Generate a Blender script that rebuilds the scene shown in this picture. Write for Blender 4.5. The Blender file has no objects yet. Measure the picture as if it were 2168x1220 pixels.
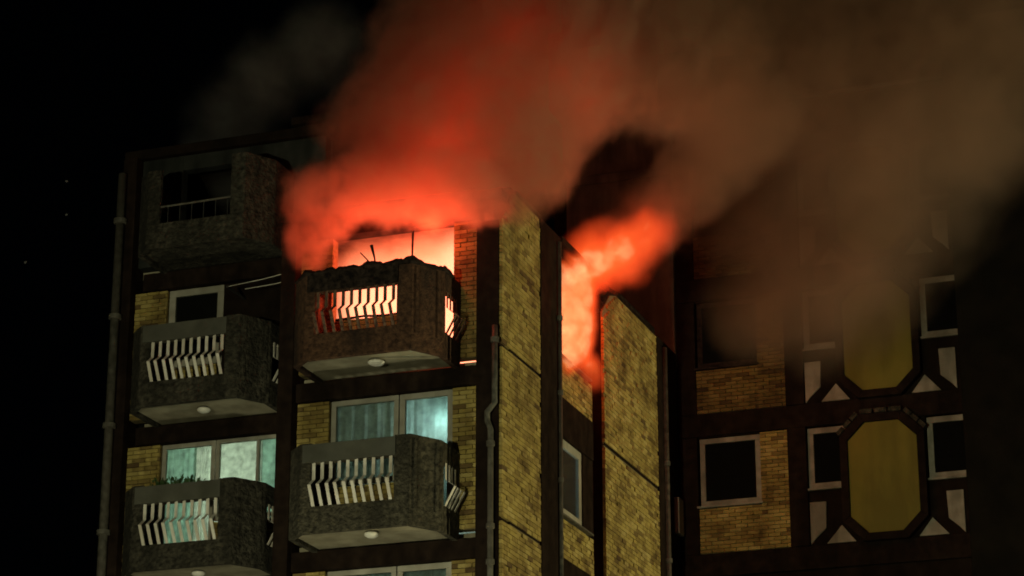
import bpy, bmesh, math, random
from mathutils import Vector, Matrix
R = math.radians
random.seed(7)
sc = bpy.context.scene
COL = sc.collection

# ------------------------------------------------------------------ camera, sky, sun, exposure
cd = bpy.data.cameras.new('camera'); cam = bpy.data.objects.new('camera', cd); COL.objects.link(cam)
cd.sensor_width = 36.0; cd.lens = 5360.0 / 2168.0 * 36.0
cd.clip_start = 0.1; cd.clip_end = 5000
cam.location = (0, 0, 1.6); cam.rotation_euler = (R(90 + 19.2), 0, R(19.9))
sc.camera = cam

w = bpy.data.worlds.new('World'); sc.world = w; w.use_nodes = True
wn = w.node_tree
sky = wn.nodes.new('ShaderNodeTexSky'); sky.sky_type = 'NISHITA'; sky.sun_disc = False
sky.sun_elevation = R(30); sky.sun_rotation = R(150)
wn.links.new(sky.outputs[0], wn.nodes['Background'].inputs[0])
wn.nodes['Background'].inputs[1].default_value = 0.00006        # deep night

sl = bpy.data.lights.new('moon', 'SUN'); sl.energy = 0.004; sl.angle = R(0.5); sl.color = (0.85, 0.9, 1.0)
moon = bpy.data.objects.new('moon', sl); COL.objects.link(moon)
moon.location = (10, -10, 60); moon.rotation_euler = (R(60), 0, R(30))

sc.view_settings.view_transform = 'Standard'; sc.view_settings.look = 'None'
sc.view_settings.exposure = 0; sc.view_settings.gamma = 1; sc.view_settings.use_curve_mapping = False
cy = sc.cycles
cy.use_denoising = True
try: cy.denoiser = 'OPENIMAGEDENOISE'
except Exception: pass
cy.max_bounces = 8; cy.diffuse_bounces = 3; cy.glossy_bounces = 2; cy.transmission_bounces = 4
cy.transparent_max_bounces = 12; cy.volume_bounces = 3
cy.filter_width = 1.8
cy.volume_step_rate = 2.0; cy.volume_max_steps = 256
cy.sample_clamp_indirect = 4.0
cy.caustics_reflective = False; cy.caustics_refractive = False

# ------------------------------------------------------------------ materials
MATS = {}
def nodemat(name):
    m = bpy.data.materials.new(name); m.use_nodes = True
    nt = m.node_tree; b = nt.nodes['Principled BSDF']
    MATS[name] = m
    return m, nt, b
def N(nt, t, **kw):
    n = nt.nodes.new(t)
    for k, v in kw.items(): setattr(n, k, v)
    return n
def surf(name, c1, c2, scale=6.0, rough=0.85, bump=0.3, bscale=40.0, detail=6.0, c3=None, stain=0.0, bdist=0.02, spec=0.3):
    """two tone noise colour, large stains, fine bump"""
    m, nt, b = nodemat(name)
    L = nt.links.new
    tc = N(nt, 'ShaderNodeTexCoord')
    geo = N(nt, 'ShaderNodeNewGeometry')
    n1 = N(nt, 'ShaderNodeTexNoise'); n1.inputs['Scale'].default_value = scale; n1.inputs['Detail'].default_value = detail
    L(geo.outputs['Position'], n1.inputs['Vector'])
    rp = N(nt, 'ShaderNodeValToRGB'); rp.color_ramp.elements[0].position = 0.35; rp.color_ramp.elements[1].position = 0.68
    rp.color_ramp.elements[0].color = (*c1, 1); rp.color_ramp.elements[1].color = (*c2, 1)
    L(n1.outputs['Fac'], rp.inputs[0])
    col = rp.outputs[0]
    if stain > 0:
        mp = N(nt, 'ShaderNodeMapping'); mp.inputs['Scale'].default_value = (1.6, 1.6, 0.35)
        L(geo.outputs['Position'], mp.inputs[0])
        n2 = N(nt, 'ShaderNodeTexNoise'); n2.inputs['Scale'].default_value = 1.5; n2.inputs['Detail'].default_value = 5
        L(mp.outputs[0], n2.inputs['Vector'])
        r2 = N(nt, 'ShaderNodeValToRGB'); r2.color_ramp.elements[0].position = 0.42; r2.color_ramp.elements[1].position = 0.62
        L(n2.outputs['Fac'], r2.inputs[0])
        mx = N(nt, 'ShaderNodeMixRGB', blend_type='MIX')
        mul = N(nt, 'ShaderNodeMath', operation='MULTIPLY'); mul.inputs[1].default_value = stain
        L(r2.outputs[0], mul.inputs[0]); L(mul.outputs[0], mx.inputs[0])
        L(col, mx.inputs[1]); mx.inputs[2].default_value = (*(c3 or tuple(x * 0.4 for x in c1)), 1)
        col = mx.outputs[0]
    L(col, b.inputs['Base Color'])
    b.inputs['Roughness'].default_value = rough
    b.inputs['Specular IOR Level'].default_value = spec * (0.15 if max(c2) < 0.06 else 1)
    if bump > 0:
        n3 = N(nt, 'ShaderNodeTexNoise'); n3.inputs['Scale'].default_value = bscale; n3.inputs['Detail'].default_value = 8
        L(geo.outputs['Position'], n3.inputs['Vector'])
        bp = N(nt, 'ShaderNodeBump'); bp.inputs['Strength'].default_value = bump; bp.inputs['Distance'].default_value = bdist
        L(n3.outputs['Fac'], bp.inputs['Height']); L(bp.outputs[0], b.inputs['Normal'])
    return m

surf('brown', (0.014, 0.009, 0.007), (0.028, 0.018, 0.013), 5, 0.8, 0.25, 30, stain=0.5)
surf('brown_wall', (0.012, 0.008, 0.006), (0.022, 0.015, 0.011), 3, 0.9, 0.2, 30, stain=0.4)
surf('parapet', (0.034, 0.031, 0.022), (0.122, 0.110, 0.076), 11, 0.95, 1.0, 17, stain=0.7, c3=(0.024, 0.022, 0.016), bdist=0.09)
surf('board', (0.06, 0.06, 0.046), (0.098, 0.098, 0.077), 3, 0.75, 0.1, 60, stain=0.5, c3=(0.09, 0.09, 0.075))
surf('soffit', (0.34, 0.31, 0.22), (0.44, 0.40, 0.29), 2.5, 0.9, 0.25, 50, stain=0.6, c3=(0.19, 0.17, 0.115))
surf('mortar', (0.16, 0.125, 0.06), (0.22, 0.175, 0.09), 20, 0.95, 0.3, 90)
surf('yellow_panel', (0.19, 0.172, 0.028), (0.225, 0.20, 0.035), 2.2, 0.8, 0.15, 60, stain=0.6, c3=(0.12, 0.10, 0.02))
surf('white_plaster', (0.28, 0.26, 0.20), (0.42, 0.39, 0.31), 4, 0.85, 0.2, 50, stain=0.6, c3=(0.10, 0.09, 0.07))
surf('white_frame', (0.34, 0.32, 0.26), (0.46, 0.44, 0.37), 5, 0.5, 0.05, 40, stain=0.4, c3=(0.2, 0.19, 0.15))
surf('bar_paint', (0.70, 0.67, 0.58), (0.84, 0.81, 0.72), 9, 0.55, 0.08, 60, stain=0.4, c3=(0.34, 0.27, 0.18))
surf('pipe', (0.05, 0.049, 0.04), (0.15, 0.143, 0.115), 9, 0.6, 0.2, 50, stain=0.7, c3=(0.09, 0.075, 0.06))
surf('room_plaster', (0.48, 0.52, 0.47), (0.56, 0.60, 0.55), 2, 0.9, 0.05, 40)
surf('soot', (0.05, 0.035, 0.028), (0.12, 0.085, 0.065), 3, 0.95, 0.4, 30, stain=0.6)
surf('char', (0.010, 0.008, 0.007), (0.045, 0.032, 0.026), 12, 0.95, 0.9, 40)
surf('asphalt', (0.04, 0.04, 0.038), (0.065, 0.063, 0.06), 3, 0.9, 0.3, 90)
surf('metal_dark', (0.03, 0.03, 0.03), (0.06, 0.06, 0.055), 9, 0.5, 0.05, 40)
surf('parapet_shade', (0.022, 0.020, 0.015), (0.088, 0.080, 0.058), 10, 0.95, 1.0, 16, stain=0.7, c3=(0.015, 0.014, 0.010), bdist=0.09)  # same parapet darkened: the set-back column's weaker light put into its colour
surf('dull_frame', (0.25, 0.24, 0.185), (0.38, 0.36, 0.285), 5, 0.6, 0.05, 40, stain=0.5, c3=(0.06, 0.055, 0.04))
surf('parapet_soot_glow', (0.045, 0.022, 0.013), (0.13, 0.066, 0.036), 12, 0.95, 0.9, 30, stain=0.7, c3=(0.015, 0.010, 0.008), bdist=0.04)  # sooty parapet, with the fire's red glow mixed into its colour
surf('tower_render', (0.15, 0.16, 0.14), (0.24, 0.25, 0.22), 2, 0.9, 0.25, 30, stain=0.6, c3=(0.05, 0.05, 0.045))
surf('bar_burnt', (0.05, 0.028, 0.018), (0.20, 0.12, 0.075), 14, 0.8, 0.2, 40)
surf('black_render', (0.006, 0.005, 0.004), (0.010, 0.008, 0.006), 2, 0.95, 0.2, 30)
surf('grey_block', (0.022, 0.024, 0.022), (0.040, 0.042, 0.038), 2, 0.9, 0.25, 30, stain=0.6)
surf('lamp_white', (0.66, 0.65, 0.58), (0.8, 0.78, 0.7), 7, 0.4, 0.0)
surf('leaf', (0.035, 0.07, 0.02), (0.06, 0.11, 0.035), 20, 0.6, 0.0)
surf('terracotta', (0.20, 0.10, 0.06), (0.27, 0.14, 0.08), 9, 0.8, 0.1)
surf('ash', (0.08, 0.08, 0.078), (0.16, 0.155, 0.15), 9, 0.9, 0.0)

# brick: per-brick tone from a mesh attribute, blotches on top
m, nt, b = nodemat('brick'); L = nt.links.new
at = N(nt, 'ShaderNodeAttribute', attribute_name='tone'); geo = N(nt, 'ShaderNodeNewGeometry')
rp = N(nt, 'ShaderNodeValToRGB'); cr = rp.color_ramp
cr.elements[0].color = (0.23, 0.16, 0.04, 1); cr.elements[1].color = (0.52, 0.415, 0.15, 1)
e = cr.elements.new(0.5); e.color = (0.42, 0.32, 0.085, 1)
e = cr.elements.new(0.06); e.color = (0.14, 0.085, 0.03, 1)
L(at.outputs['Fac'], rp.inputs[0])
n1 = N(nt, 'ShaderNodeTexNoise'); n1.inputs['Scale'].default_value = 1.7; n1.inputs['Detail'].default_value = 9; n1.inputs['Roughness'].default_value = 0.65
L(geo.outputs['Position'], n1.inputs['Vector'])
r2 = N(nt, 'ShaderNodeValToRGB'); r2.color_ramp.elements[0].position = 0.36; r2.color_ramp.elements[1].position = 0.58
r2.color_ramp.elements[0].color = (0.42, 0.36, 0.30, 1); r2.color_ramp.elements[1].color = (1, 1, 1, 1)
L(n1.outputs['Fac'], r2.inputs[0])
mx = N(nt, 'ShaderNodeMixRGB', blend_type='MULTIPLY'); mx.inputs[0].default_value = 1
L(rp.outputs[0], mx.inputs[1]); L(r2.outputs[0], mx.inputs[2]); L(mx.outputs[0], b.inputs['Base Color'])
b.inputs['Roughness'].default_value = 0.9
n3 = N(nt, 'ShaderNodeTexNoise'); n3.inputs['Scale'].default_value = 55; n3.inputs['Detail'].default_value = 6
L(geo.outputs['Position'], n3.inputs['Vector'])
bp = N(nt, 'ShaderNodeBump'); bp.inputs['Strength'].default_value = 0.5; bp.inputs['Distance'].default_value = 0.015
L(n3.outputs['Fac'], bp.inputs['Height']); L(bp.outputs[0], b.inputs['Normal'])

def sooty(name, f):
    m2 = MATS['brick'].copy(); m2.name = name; MATS[name] = m2; t2 = m2.node_tree
    b2 = t2.nodes['Principled BSDF']; src = b2.inputs['Base Color'].links[0].from_socket
    mx2 = N(t2, 'ShaderNodeMixRGB', blend_type='MULTIPLY'); mx2.inputs[0].default_value = 1; mx2.inputs[2].default_value = (f, f * .92, f * .85, 1)
    t2.links.new(src, mx2.inputs[1]); t2.links.new(mx2.outputs[0], b2.inputs['Base Color'])
sooty('brick_sooty', 0.22); sooty('brick_smoked', 0.5)
def glassmat(name, tint=(0.9, 0.95, 0.93), dirt=0.0):
    m, nt, b = nodemat(name); L = nt.links.new
    nt.nodes.remove(b); out = nt.nodes['Material Output']
    tr = N(nt, 'ShaderNodeBsdfTransparent'); tr.inputs[0].default_value = (*tint, 1)
    gl = N(nt, 'ShaderNodeBsdfGlossy'); gl.inputs['Roughness'].default_value = 0.06
    fr = N(nt, 'ShaderNodeFresnel'); fr.inputs[0].default_value = 1.45 if name == 'glass' else 1.01
    a = N(nt, 'ShaderNodeMixShader'); L(fr.outputs[0], a.inputs[0]); L(tr.outputs[0], a.inputs[1]); L(gl.outputs[0], a.inputs[2])
    d = N(nt, 'ShaderNodeBsdfDiffuse'); d.inputs[0].default_value = (0.3, 0.29, 0.26, 1)
    c = N(nt, 'ShaderNodeMixShader'); c.inputs[0].default_value = dirt
    L(a.outputs[0], c.inputs[1]); L(d.outputs[0], c.inputs[2]); L(c.outputs[0], out.inputs['Surface'])
    return m
glassmat('glass', dirt=0.03); glassmat('glass_dark', (0.5, 0.55, 0.55), dirt=0.02)

def clothmat(name, c, tl):
    m, nt, b = nodemat(name); L = nt.links.new
    nt.nodes.remove(b); out = nt.nodes['Material Output']
    geo = N(nt, 'ShaderNodeNewGeometry')
    n = N(nt, 'ShaderNodeTexNoise'); n.inputs['Scale'].default_value = 9; n.inputs['Detail'].default_value = 6
    L(geo.outputs['Position'], n.inputs['Vector'])
    rp = N(nt, 'ShaderNodeValToRGB'); rp.color_ramp.elements[0].position = 0.3; rp.color_ramp.elements[1].position = 0.7
    rp.color_ramp.elements[0].color = (*[x * 0.62 for x in c], 1); rp.color_ramp.elements[1].color = (*c, 1)
    L(n.outputs['Fac'], rp.inputs[0])
    d = N(nt, 'ShaderNodeBsdfDiffuse'); t = N(nt, 'ShaderNodeBsdfTranslucent')
    L(rp.outputs[0], d.inputs[0]); L(rp.outputs[0], t.inputs[0])
    a = N(nt, 'ShaderNodeMixShader'); a.inputs[0].default_value = tl
    L(d.outputs[0], a.inputs[1]); L(t.outputs[0], a.inputs[2]); L(a.outputs[0], out.inputs['Surface'])
    return m
clothmat('curtain_pale', (0.70, 0.72, 0.66), 0.6); clothmat('curtain_green', (0.50, 0.62, 0.56), 0.6)
clothmat('curtain_grey', (0.62, 0.66, 0.62), 0.7); clothmat('net', (0.68, 0.76, 0.74), 0.7)

def emit(name, c, s):
    m, nt, b = nodemat(name)
    b.inputs['Base Color'].default_value = (*c, 1); b.inputs['Emission Color'].default_value = (*c, 1); b.inputs['Emission Strength'].default_value = s
emit('globe_warm', (1.0, 0.74, 0.36), 20); emit('globe_cool', (0.62, 1.0, 0.95), 10); emit('globe_green', (0.7, 1.0, 0.75), 6)
M = MATS

# ------------------------------------------------------------------ helpers
class MB:
    def __init__(s): s.v = []; s.f = []; s.t = []
    def hexa(s, p, tone=None):
        i = len(s.v); s.v += [tuple(q) for q in p]
        for q in ((0, 3, 2, 1), (4, 5, 6, 7), (0, 1, 5, 4), (1, 2, 6, 5), (2, 3, 7, 6), (3, 0, 4, 7)):
            s.f.append(tuple(i + k for k in q)); s.t.append(tone if tone is not None else 0.5)
        return s
    def box(s, x0, x1, y0, y1, z0, z1, tone=None):
        return s.hexa([(x0, y0, z0), (x1, y0, z0), (x1, y1, z0), (x0, y1, z0), (x0, y0, z1), (x1, y0, z1), (x1, y1, z1), (x0, y1, z1)], tone)
    def prism(s, pts, z0, z1):
        n = len(pts); i = len(s.v)
        s.v += [(x, y, z0) for x, y in pts] + [(x, y, z1) for x, y in pts]
        s.f.append(tuple(i + k for k in reversed(range(n)))); s.f.append(tuple(i + n + k for k in range(n)))
        for k in range(n): s.f.append((i + k, i + (k + 1) % n, i + n + (k + 1) % n, i + n + k))
        s.t += [0.5] * (n + 2); return s
    def plate(s, pts, y0, y1):
        """polygon in the x,z plane (anticlockwise seen from -y), thick from y0 (front) to y1"""
        n = len(pts); i = len(s.v)
        s.v += [(x, y0, z) for x, z in pts] + [(x, y1, z) for x, z in pts]
        s.f.append(tuple(i + k for k in range(n))); s.f.append(tuple(i + n + k for k in reversed(range(n))))
        for k in range(n): s.f.append((i + (k + 1) % n, i + k, i + n + k, i + n + (k + 1) % n))
        s.t += [0.5] * (n + 2); return s
    def plate_x(s, pts, x0, x1):
        n = len(pts); i = len(s.v)
        s.v += [(x0, y, z) for y, z in pts] + [(x1, y, z) for y, z in pts]
        s.f.append(tuple(i + k for k in reversed(range(n)))); s.f.append(tuple(i + n + k for k in range(n)))
        for k in range(n): s.f.append((i + k, i + (k + 1) % n, i + n + (k + 1) % n, i + n + k))
        s.t += [0.5] * (n + 2); return s
    def tube(s, path, r, n=10, caps=True):
        P = [Vector(p) for p in path]; i = len(s.v)
        rr = r if isinstance(r, (list, tuple)) else [r] * len(P)
        for k, p in enumerate(P):
            d = (P[min(k + 1, len(P) - 1)] - P[max(k - 1, 0)]).normalized()
            a = Vector((0, 0, 1)) if abs(d.z) < 0.9 else Vector((1, 0, 0))
            u = d.cross(a).normalized(); q = d.cross(u)
            for j in range(n):
                t = 2 * math.pi * j / n
                s.v.append(tuple(p + (u * math.cos(t) + q * math.sin(t)) * rr[k]))
        for k in range(len(P) - 1):
            for j in range(n):
                s.f.append((i + k * n + j, i + k * n + (j + 1) % n, i + (k + 1) * n + (j + 1) % n, i + (k + 1) * n + j)); s.t.append(0.5)
        if caps:
            s.f.append(tuple(i + j for j in reversed(range(n)))); s.f.append(tuple(i + (len(P) - 1) * n + j for j in range(n))); s.t += [0.5, 0.5]
        return s
    def lathe(s, prof, c, n=20):
        """prof: (r, z) pairs"""
        i = len(s.v)
        for r, z in prof:
            for j in range(n):
                t = 2 * math.pi * j / n; s.v.append((c[0] + r * math.cos(t), c[1] + r * math.sin(t), c[2] + z))
        for k in range(len(prof) - 1):
            for j in range(n):
                s.f.append((i + k * n + j, i + k * n + (j + 1) % n, i + (k + 1) * n + (j + 1) % n, i + (k + 1) * n + j)); s.t.append(0.5)
        s.f.append(tuple(i + j for j in reversed(range(n)))); s.f.append(tuple(i + (len(prof) - 1) * n + j for j in range(n))); s.t += [0.5, 0.5]
        return s
    def mesh(s, name, tone=False):
        me = bpy.data.meshes.new(name); me.from_pydata(s.v, [], s.f); me.update()
        bm = bmesh.new(); bm.from_mesh(me); bmesh.ops.recalc_face_normals(bm, faces=bm.faces); bm.to_mesh(me); bm.free()
        if tone:
            a = me.attributes.new('tone', 'FLOAT', 'FACE'); a.data.foreach_set('value', s.t)
        return me
    def build(s, name, mat, parent=None, bevel=0.0, smooth=False, tone=False):
        me = s.mesh(name, tone)
        if mat: me.materials.append(M[mat])
        return link(name, me, parent, bevel, smooth)
def link(name, me, parent=None, bevel=0.0, smooth=False):
    o = bpy.data.objects.new(name, me); COL.objects.link(o)
    if parent is not None: o.parent = parent
    if smooth:
        me.polygons.foreach_set('use_smooth', [True] * len(me.polygons))
    if bevel > 0:
        md = o.modifiers.new('bevel', 'BEVEL'); md.width = bevel; md.segments = 2; md.limit_method = 'ANGLE'; md.angle_limit = R(40)
    return o
def tag(o, label=None, cat=None, group=None, kind=None):
    if label: o['label'] = label
    if cat: o['category'] = cat
    if group: o['group'] = group
    if kind: o['kind'] = kind
    return o
def empty(name):
    o = bpy.data.objects.new(name, None); COL.objects.link(o); o.empty_display_size = 0.3; return o
def bx(name, mat, parent, x0, x1, y0, y1, z0, z1, bevel=0.012):
    return MB().box(x0, x1, y0, y1, z0, z1).build(name, mat, parent, bevel)
def light(name, loc, energy, color, radius, parent):
    l = bpy.data.lights.new(name, 'POINT'); l.energy = energy; l.color = color; l.shadow_soft_size = radius
    o = bpy.data.objects.new(name, l); COL.objects.link(o); o.location = loc
    if parent is not None: o.parent = parent
    return o

# ------------------------------------------------------------------ ground
g = MB(); g.v = [(-1500, -600, 0), (1500, -600, 0), (1500, 2500, 0), (-1500, 2500, 0)]; g.f = [(0, 1, 2, 3)]; g.t = [0.5]
tag(g.build('ground', 'asphalt'), kind='structure')

# ------------------------------------------------------------------ the apartment block
BLD = empty('apartment_building')
tag(BLD, 'burning brick apartment block with stepped wings and dark brown bands', 'building')
ST = 2.98
ZB = [8.46, 11.44, 14.42, 17.40]           # undersides of the floors in view

def bricks(name, axis, a0, a1, z0, z1, plane, sign, seed, parent=BLD, holes=(), mat='brick', cut=None):
    """a skin of single bricks with open joints. axis 'y': wall faces +x at x=plane, runs along y; axis 'x': faces -y."""
    rnd = random.Random(seed); mb = MB(); BW, BH, J = 0.24, 0.068, 0.012; TH = 0.055
    row = 0; z = z0
    while z < z1 - 0.02:
        zt = min(z + BH, z1)
        a = a0 - (BW + J) * (0.5 if row % 2 else 0.0) - rnd.random() * 0.01
        while a < a1:
            s, t = max(a, a0), min(a + BW, a1)
            a += BW + J
            if t - s < 0.03: continue
            mid = (s + t) / 2
            if any(h[0] < mid < h[1] and h[2] < (z + zt) / 2 < h[3] for h in holes): continue
            if cut and cut(s, zt): continue
            pr = rnd.uniform(-0.006, 0.006) - (0.02 if rnd.random() < 0.03 else 0)
            tone = min(1, max(0, rnd.gauss(0.52, 0.2)))
            if axis == 'y': mb.box(plane - TH, plane + pr, s, t, z, zt, tone)
            else: mb.box(s, t, plane - pr, plane + TH, z, zt, tone)
        z += BH + J; row += 1
    o = mb.build(name, mat, parent, tone=True); tag(o, kind='stuff'); return o

# --- front wing, lower storeys out of the picture
bx('lower_wall', 'brown_wall', BLD, -17.98, -14.02, 38.12, 48.5, 0.0, 8.3)
bx('lower_wall', 'brown_wall', BLD, -22.15, -18.02, 39.8, 48.5, 0.0, 8.3)

def wing_column(ox, oy, zs, ztop):
    """piers, beams, brick infill of one balcony column; ox, oy shift from the forward column"""
    for z in zs:
        # beam under each floor
        bx('beam', 'brown', BLD, -17.77 + ox, -14.41 + ox, 38.11 + oy, 38.42 + oy, z + 2.65, z + 2.985)
        # floor slab
        bx('floor_slab', 'soffit', BLD, -17.76 + ox, -14.3 + ox, 38.43 + oy, 43.9 + oy, z + 0.01, z + 0.16, 0)
# piers of the forward column
bx('pier', 'brown', BLD, -18.06, -17.78, 37.98, 39.75, 8.3, 17.38)
bx('pier', 'brown', BLD, -14.40, -13.985, 37.99, 38.43, 8.3, 16.95)
# pier of the set-back column at its outer edge
bx('pier', 'brown', BLD, -22.15, -21.86, 39.5, 40.0, 8.3, 19.75)
wing_column(0, 0, ZB[:3], 17.4)
wing_column(-3.9, 1.5, ZB[:3], 17.4)

for z in ZB[:3]:
    # brick beside and below the windows, forward column
    s = int(z * 10)
    for (x0, x1, z0, z1) in ((-17.76, -17.17, z + 0.18, z + 2.64), (-14.89, -14.42, z + 0.18, z + 2.64), (-17.17, -15.88, z + 0.18, z + 1.10)):
        bx('infill_wall', 'mortar', BLD, x0 + 0.002, x1 - 0.002, 38.235, 38.42, z0, z1, 0)
        bricks('brickwork', 'x', x0, x1, z0 + 0.005, z1 - 0.005, 38.19, -1, s, mat='brick_smoked' if z > 14 else 'brick'); s += 1
    ax, ay = -3.9, 1.5
    for (x0, x1, z0, z1) in ((-21.85, -21.19, z + 0.18, z + 2.64), ((-20.08, -18.33) if z == 11.44 else (-21.19, -20.06)) + (z + 0.18, z + 1.10)):
        bx('infill_wall', 'mortar', BLD, x0 + 0.002, x1 - 0.002, 39.735, 39.92, z0, z1, 0)
        bricks('brickwork', 'x', x0, x1, z0 + 0.005, z1 - 0.005, 39.69, -1, s); s += 1

# --- side wall of the front wing (faces +x)
XS = -13.93
for k, (z0, z1) in enumerate(((8.4, 11.66), (11.74, 14.66), (14.74, 17.62))):
    zt = z1 + 0.04
    if k < 2: bx('side_wall', 'mortar', BLD, -14.25, XS - 0.03, 38.44, 39.94, z0 - 0.04, zt, 0)
    else: MB().plate_x([(38.44, z0 - .04), (39.94, z0 - .04), (39.94, zt), (38.66, zt), (38.44, zt - 0.2)], -14.25, XS - 0.03).build('side_wall', 'mortar', BLD)
    bricks('brickwork', 'y', 38.005, 39.94, z0, z1, XS, 1, 50 + k, cut=lambda y, z: z > 16.98 + 1.25 * (y - 38.0) - 0.35 * max(0, y - 38.3))
    bx('panel_joint', 'brown', BLD, -14.2, XS - 0.02, 38.44, 39.935, z1 + 0.041, z1 + 0.079, 0)
for k, (z0, z1) in enumerate(((8.4, 11.40), (11.50, 14.38), (14.48, 17.62))):
    zt = z1 + 0.04
    if k < 2: bx('side_wall', 'mortar', BLD, -14.25, XS - 0.03, 43.61, 47.09, z0 - 0.04, zt, 0)
    else: MB().plate_x([(43.61, z0 - .04), (47.09, z0 - .04), (47.09, zt), (44.5, zt), (44.1, zt - .12), (43.61, zt - 0.6)], -14.25, XS - 0.03).build('side_wall', 'mortar', BLD)
    bricks('brickwork', 'y', 43.6, 47.1, z0, z1, XS, 1, 60 + k, cut=lambda y, z: z > 17.0 + 1.1 * (y - 43.6) - 0.5 * max(0, y - 43.9))
    bx('panel_joint', 'brown', BLD, -14.2, XS - 0.02, 43.62, 47.08, z1 + 0.041, z1 + 0.099, 0)
bx('pilaster', 'brown', BLD, -14.26, XS + 0.015, 39.96, 41.1, 8.35, 17.66)
bx('pilaster', 'brown', BLD, -14.26, XS + 0.015, 47.12, 48.5, 8.35, 17.66)
# recessed bay with windows
XR = -14.17
for z in ZB[:3]:
    zs = z + 1.20
    bx('bay_beam', 'brown', BLD, XR - 0.2, XR + 0.02, 41.11, 43.59, z + 2.68, z + 3.43 if z < 14 else z + 2.96)
    bx('bay_wall', 'mortar', BLD, XR - 0.2, XR - 0.04, 41.11, 43.59, z + 0.46, zs - 0.01, 0)
    bricks('brickwork', 'y', 41.11, 43.59, z + 0.46, zs - 0.012, XR, 1, 70 + int(z))
    bx('bay_wall', 'brown', BLD, XR - 0.2, XR, 42.98, 43.59, zs + 0.02, z + 2.67)
    bx('bay_sill', 'pipe', BLD, XR - 0.05, XR + 0.07, 41.11, 43.4, zs - 0.005, zs + 0.03, 0.006)
bx('bay_reveal', 'brown', BLD, XR + 0.001, XS - 0.06, 43.595, 43.64, 8.4, 17.6, 0)
# copings and roof of the front wing
bx('roof', 'brown_wall', BLD, -18.0, -14.0, 38.12, 48.45, 17.41, 17.58, 0)
bx('roof_edge', 'brown', BLD, -18.07, -14.42, 37.96, 38.11, 17.385, 17.55)
bx('coping', 'brown', BLD, -14.28, XS + 0.02, 38.7, 39.95, 17.665, 17.72)
MB().tube([(-14.12, 43.62, 17.02), (-14.12, 43.9, 17.36), (-14.12, 44.4, 17.66), (-14.12, 45.0, 17.74), (-14.12, 47.1, 17.74)], [0.12, 0.15, 0.16, 0.17, 0.17], 14).build('coping', 'char', BLD, smooth=True)
bx('coping', 'brown', BLD, -14.28, XS + 0.03, 41.105, 43.595, 17.6, 17.72)

# --- rooms behind the windows: partitions and back walls
def room(x0, x1, y0, y1, z, mat, right=True):
    bx('room_wall', mat, BLD, x0, x1, y1, y1 + 0.1, z + 0.17, z + 2.97, 0)
    bx('room_wall', mat, BLD, x0 - 0.1, x0 - 0.003, y0, y1, z + 0.17, z + 2.97, 0)
    if right: bx('room_wall', mat, BLD, x1 + 0.003, x1 + 0.1, y0, y1, z + 0.17, z + 2.97, 0)
    bx('room_ceiling', mat, BLD, x0, x1, y0, y1 - 0.002, z + 2.93, z + 2.975, 0)
room(-17.6, -14.45, 38.43, 41.0, 8.46, 'room_plaster')
room(-17.6, -14.45, 38.43, 41.0, 11.44, 'room_plaster')
room(-17.6, -14.45, 38.43, 43.8, 14.42, 'soot', right=False)
room(-21.5, -18.35, 39.93, 42.6, 11.44, 'room_plaster')
room(-17.6, -14.4, 41.2, 43.8, 11.44, 'room_plaster', right=False)
room(-21.5, -18.35, 39.93, 42.6, 8.46, 'room_plaster')
room(-21.5, -18.35, 39.93, 42.6, 14.42, 'soot')

# --- windows
def window_front(name, x0, x1, y, z0, z1, bars=(), fw=0.07, sill=True, mat='white_frame', glass='glass', panes=True, depth=0.08, rails=()):
    mb = MB(); yb = y + depth
    mb.box(x0, x1, y, yb, z1 - fw, z1); mb.box(x0, x1, y, yb, z0, z0 + fw)
    mb.box(x0, x0 + fw, y + .001, yb, z0 + fw, z1 - fw); mb.box(x1 - fw, x1, y + .001, yb, z0 + fw, z1 - fw)
    edges = [x0 + fw]
    for xb, bw in bars:
        mb.box(xb - bw / 2, xb + bw / 2, y + .002, yb, z0 + fw, z1 - fw); edges += [xb - bw / 2, xb + bw / 2]
    edges.append(x1 - fw)
    for zr in rails:
        mb.box(x0 + fw, x1 - fw, y + .003, yb - .003, zr, zr + 0.08)
    o = mb.build(name, mat, BLD, 0.008)
    if panes:
        for i in range(0, len(edges), 2):
            bx('pane', glass, o, edges[i], edges[i + 1], y + 0.03, y + 0.042, z0 + fw, z1 - fw, 0)
    if sill:
        bx('sill', mat, o, x0 - 0.06, x1 + 0.04, y - 0.10, y + 0.02, z0 - 0.045, z0 - 0.004, 0.006)
    return o
def window_side(name, x, y0, y1, z0, z1, fw=0.08, mat='white_frame', glass='glass', mid=None):
    mb = MB(); xb = x - 0.08
    mb.box(xb, x, y0, y1, z1 - fw, z1); mb.box(xb, x, y0, y1, z0, z0 + fw)
    mb.box(xb, x - .001, y0, y0 + fw, z0 + fw, z1 - fw); mb.box(xb, x - .001, y1 - fw, y1, z0 + fw, z1 - fw)
    if mid: mb.box(xb, x - .002, mid - .06, mid + .06, z0 + fw, z1 - fw)
    o = mb.build(name, mat, BLD, 0.008)
    bx('pane', glass, o, x - 0.045, x - 0.033, y0 + fw, (mid - .06) if mid else y1 - fw, z0 + fw, z1 - fw, 0)
    if mid: bx('pane', glass, o, x - 0.045, x - 0.033, mid + .06, y1 - fw, z0 + fw, z1 - fw, 0)
    return o
for z in ZB[:2]:
    window_front('window', -17.15, -15.90, 38.25, z + 1.14, z + 2.64, fw=0.09, sill=False)
    window_front('balcony_door', -15.88, -14.91, 38.25, z + 0.17, z + 2.64, fw=0.10, sill=False)
    window_side('side_window', XR - 0.02, 41.15, 42.96, z + 1.235, z + 2.67, fw=0.15)
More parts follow.
